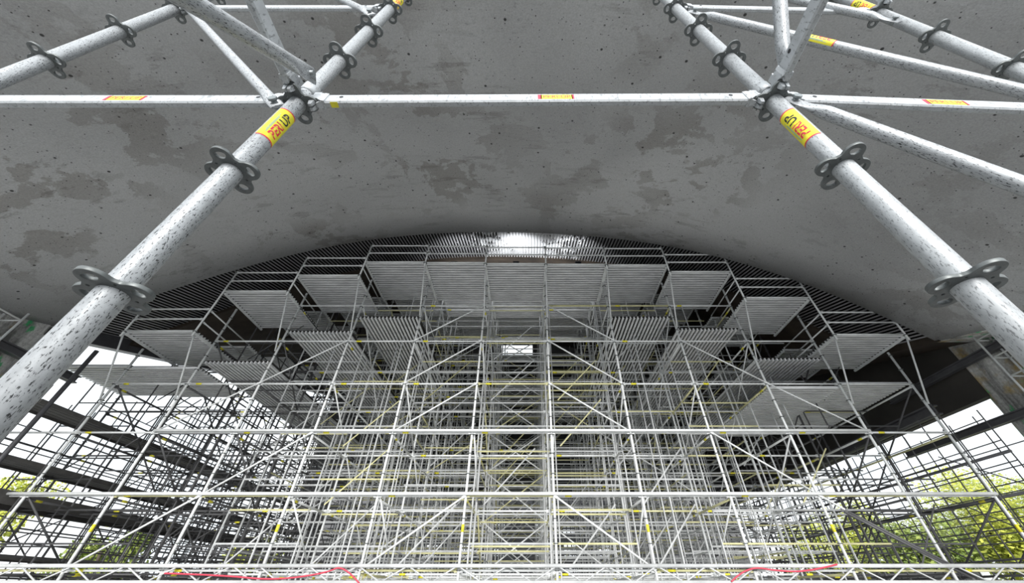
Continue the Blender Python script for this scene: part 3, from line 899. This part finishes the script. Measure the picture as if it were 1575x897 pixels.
# ------------------------------------------------------------------ outside: trees, pale low walls
def tree(name, x, y, h, rad, n, mat, label, seed):
    rg = random.Random(seed)
    t = empty(name, (x, y, -EYE)); tag(t, label, 'tree', 'trees beside the site')
    mb = MB(); mb.tube((0, 0, 0), (0, 0, h * .55), .16, 8)
    for i in range(5):
        a = i * 1.3; mb.tube((0, 0, h * .35), (math.cos(a) * rad * .5, math.sin(a) * rad * .5, h * .7), .06, 6)
    mb.build('trunk', M['bark'], t)
    mb = MB(); cl = []
    for i in range(16):
        a = rg.random() * 2 * PI; q = rg.random() ** .5 * rad * .75
        cl.append((Vector((math.cos(a) * q, math.sin(a) * q, h * (.25 + .62 * rg.random()))), rad * (.30 + .25 * rg.random())))
    for i in range(n):
        c, r = rg.choice(cl)
        d = Vector((rg.gauss(0, 1), rg.gauss(0, 1), rg.gauss(0, 1))).normalized()
        p = c + d * r * (rg.random() ** .4)
        s = .055 + .06 * rg.random()
        u = Vector((rg.gauss(0, 1), rg.gauss(0, 1), rg.gauss(0, 1))).normalized(); w_ = u.orthogonal().normalized()
        mb.add([p - u * s, p - w_ * s * .5, p + u * s, p + w_ * s * .5], [(0, 1, 2, 3)])
    mb.build('crown', mat, t)
for i, (x, y, h, rd, lab) in enumerate(((16.5, 19, 4.2, 2.2, 'small yellow green tree nearest the far right corner of the vault'), (19.5, 16.5, 5.2, 2.6, 'broad yellow green tree right of the side opening, nearest the camera'),
                                        (23.5, 22, 7.0, 3.2, 'tall yellow green tree in the middle of the right side opening'), (27.5, 19, 6.2, 3.2, 'low bushy tree at the right edge of the side opening'),
                                        (22, 29, 6.8, 3.0, 'yellow green tree far back beyond the right side opening'), (17.5, 27, 5.2, 2.4, 'small far tree seen beside the end of the right scaffold'),
                                        (-19, 20, 4.4, 1.8, 'thin yellow green tree beyond the left walkways'), (-25, 19, 6.4, 2.2, 'taller tree at the far left edge beyond the walkways'), (-17, 27, 4.2, 1.8, 'small far tree beyond the left scaffold side'))):
    tree('tree', x, y, h, rd, 15000 if x > 0 else 7000, M['leaf'] if i % 3 else M['leaf_dark'], lab, i + 3)
mb = MB(); mb.box((13.4, 13.5, -EYE), (13.7, 32, .55)); o = mb.build('boundary_wall', M['pale']); tag(o, 'low pale wall in front of the trees on the right', 'wall', None, 'structure')

# added lamps hidden behind the deck lip, brightening the painted crown glare
for fx, nm in ((-2.5, 'left'), (-.4, 'centre'), (1.7, 'right')):
    t = empty('added_lamp', (fx, 8.66, 8.47)); tag(t, 'small unseen added black floodlight on the crown decks behind the lip rail, %s of three' % nm, 'added_lamp', 'added lamps on the top deck')
    mb = MB(); mb.box((-.10, -.06, .08), (.10, .06, .13)); mb.box((-.085, -.02, 0), (-.07, .02, .1)); mb.box((.07, -.02, 0), (.085, .02, .1)); mb.box((-.09, -.06, 0), (.09, .06, .012)); mb.build('added_lamp_housing', M['black'], t)
    fl = bpy.data.lights.new('added_lamp_spot', 'SPOT'); fl.spot_size = R(112); fl.spot_blend = .85; fl.shadow_soft_size = .05; fl.energy = 215; fl.color = (.96, .98, 1.)
    fo = bpy.data.objects.new('added_lamp_spot', fl); COL.objects.link(fo); fo.location = (fx, 8.66, 8.62 + EYE); fo.rotation_euler = (PI - R(50), 0, 0)
# ------------------------------------------------------------------ far hall beyond the open end, and the infill frames of the rear rows
mb = MB(); yb = 40.
cols_ = [(-22, -9.5), (-8.3, -6.2), (-5.0, -3.6), (-2.2, .4), (1.6, 3.2), (4.4, 6.4), (7.6, 20)]
for a, b_ in cols_: mb.box((a, yb, -EYE), (b_, yb + .4, 9.))
for i in range(len(cols_) - 1):
    a, b_ = cols_[i][1], cols_[i + 1][0]
    for z0, z1 in ((-EYE, .9), (1.7, 2.5), (3.4, 4.2), (5.6, 9.)): mb.box((a, yb, z0), (b_, yb + .4, z1))
tag(mb.build('far_building', M['far_grey']), 'grey building wall with window gaps far beyond the scaffold', None, None, 'structure')
dk = lambda b: 2 if (b < 3 or b > 10) else 0  # outer bays use the silhouette-dark tube copy
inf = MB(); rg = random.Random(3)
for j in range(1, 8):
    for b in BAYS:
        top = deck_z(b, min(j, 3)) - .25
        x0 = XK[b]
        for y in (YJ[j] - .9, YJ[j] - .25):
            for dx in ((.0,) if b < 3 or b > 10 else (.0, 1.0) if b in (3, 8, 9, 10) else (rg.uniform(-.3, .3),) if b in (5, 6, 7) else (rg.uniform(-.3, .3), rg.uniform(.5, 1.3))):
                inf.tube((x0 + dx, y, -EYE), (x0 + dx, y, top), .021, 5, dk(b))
            z = .2
            while z < top - .3:
                if rg.random() < .62: inf.tube((x0, y, z), (x0 + 2, y, z), .020, 5, dk(b) or (1 if rg.random() < .30 else 0))
                z += .69
        for q in range(3):
            z = rg.choice(LV[:5]); 
            if z + 1.3 < top: inf.tube((x0 + .3, YJ[j] - .9, z), (x0 + 1.6, YJ[j] - .9, z + 1.35), .018, 5, dk(b) or (1 if rg.random() < .25 else 0))
        for dz in (.45, .95):
            for l in range(6):
                z = LV[l] + dz
                if z < top - .3 and j < 7 and rg.random() < .75: inf.tube((x0 + .02, YJ[j], z), (x0 + .02, YJ[j] + 2, z), .019, 5, dk(b) or (1 if rg.random() < .2 else 0))
o = inf.build('infill_frames', [M['tube_grey'], M['tube_warm'], M['tube_dark']]); tag(o, 'dense thin infill frames between the rear scaffold rows', 'scaffold frames', None, 'stuff')
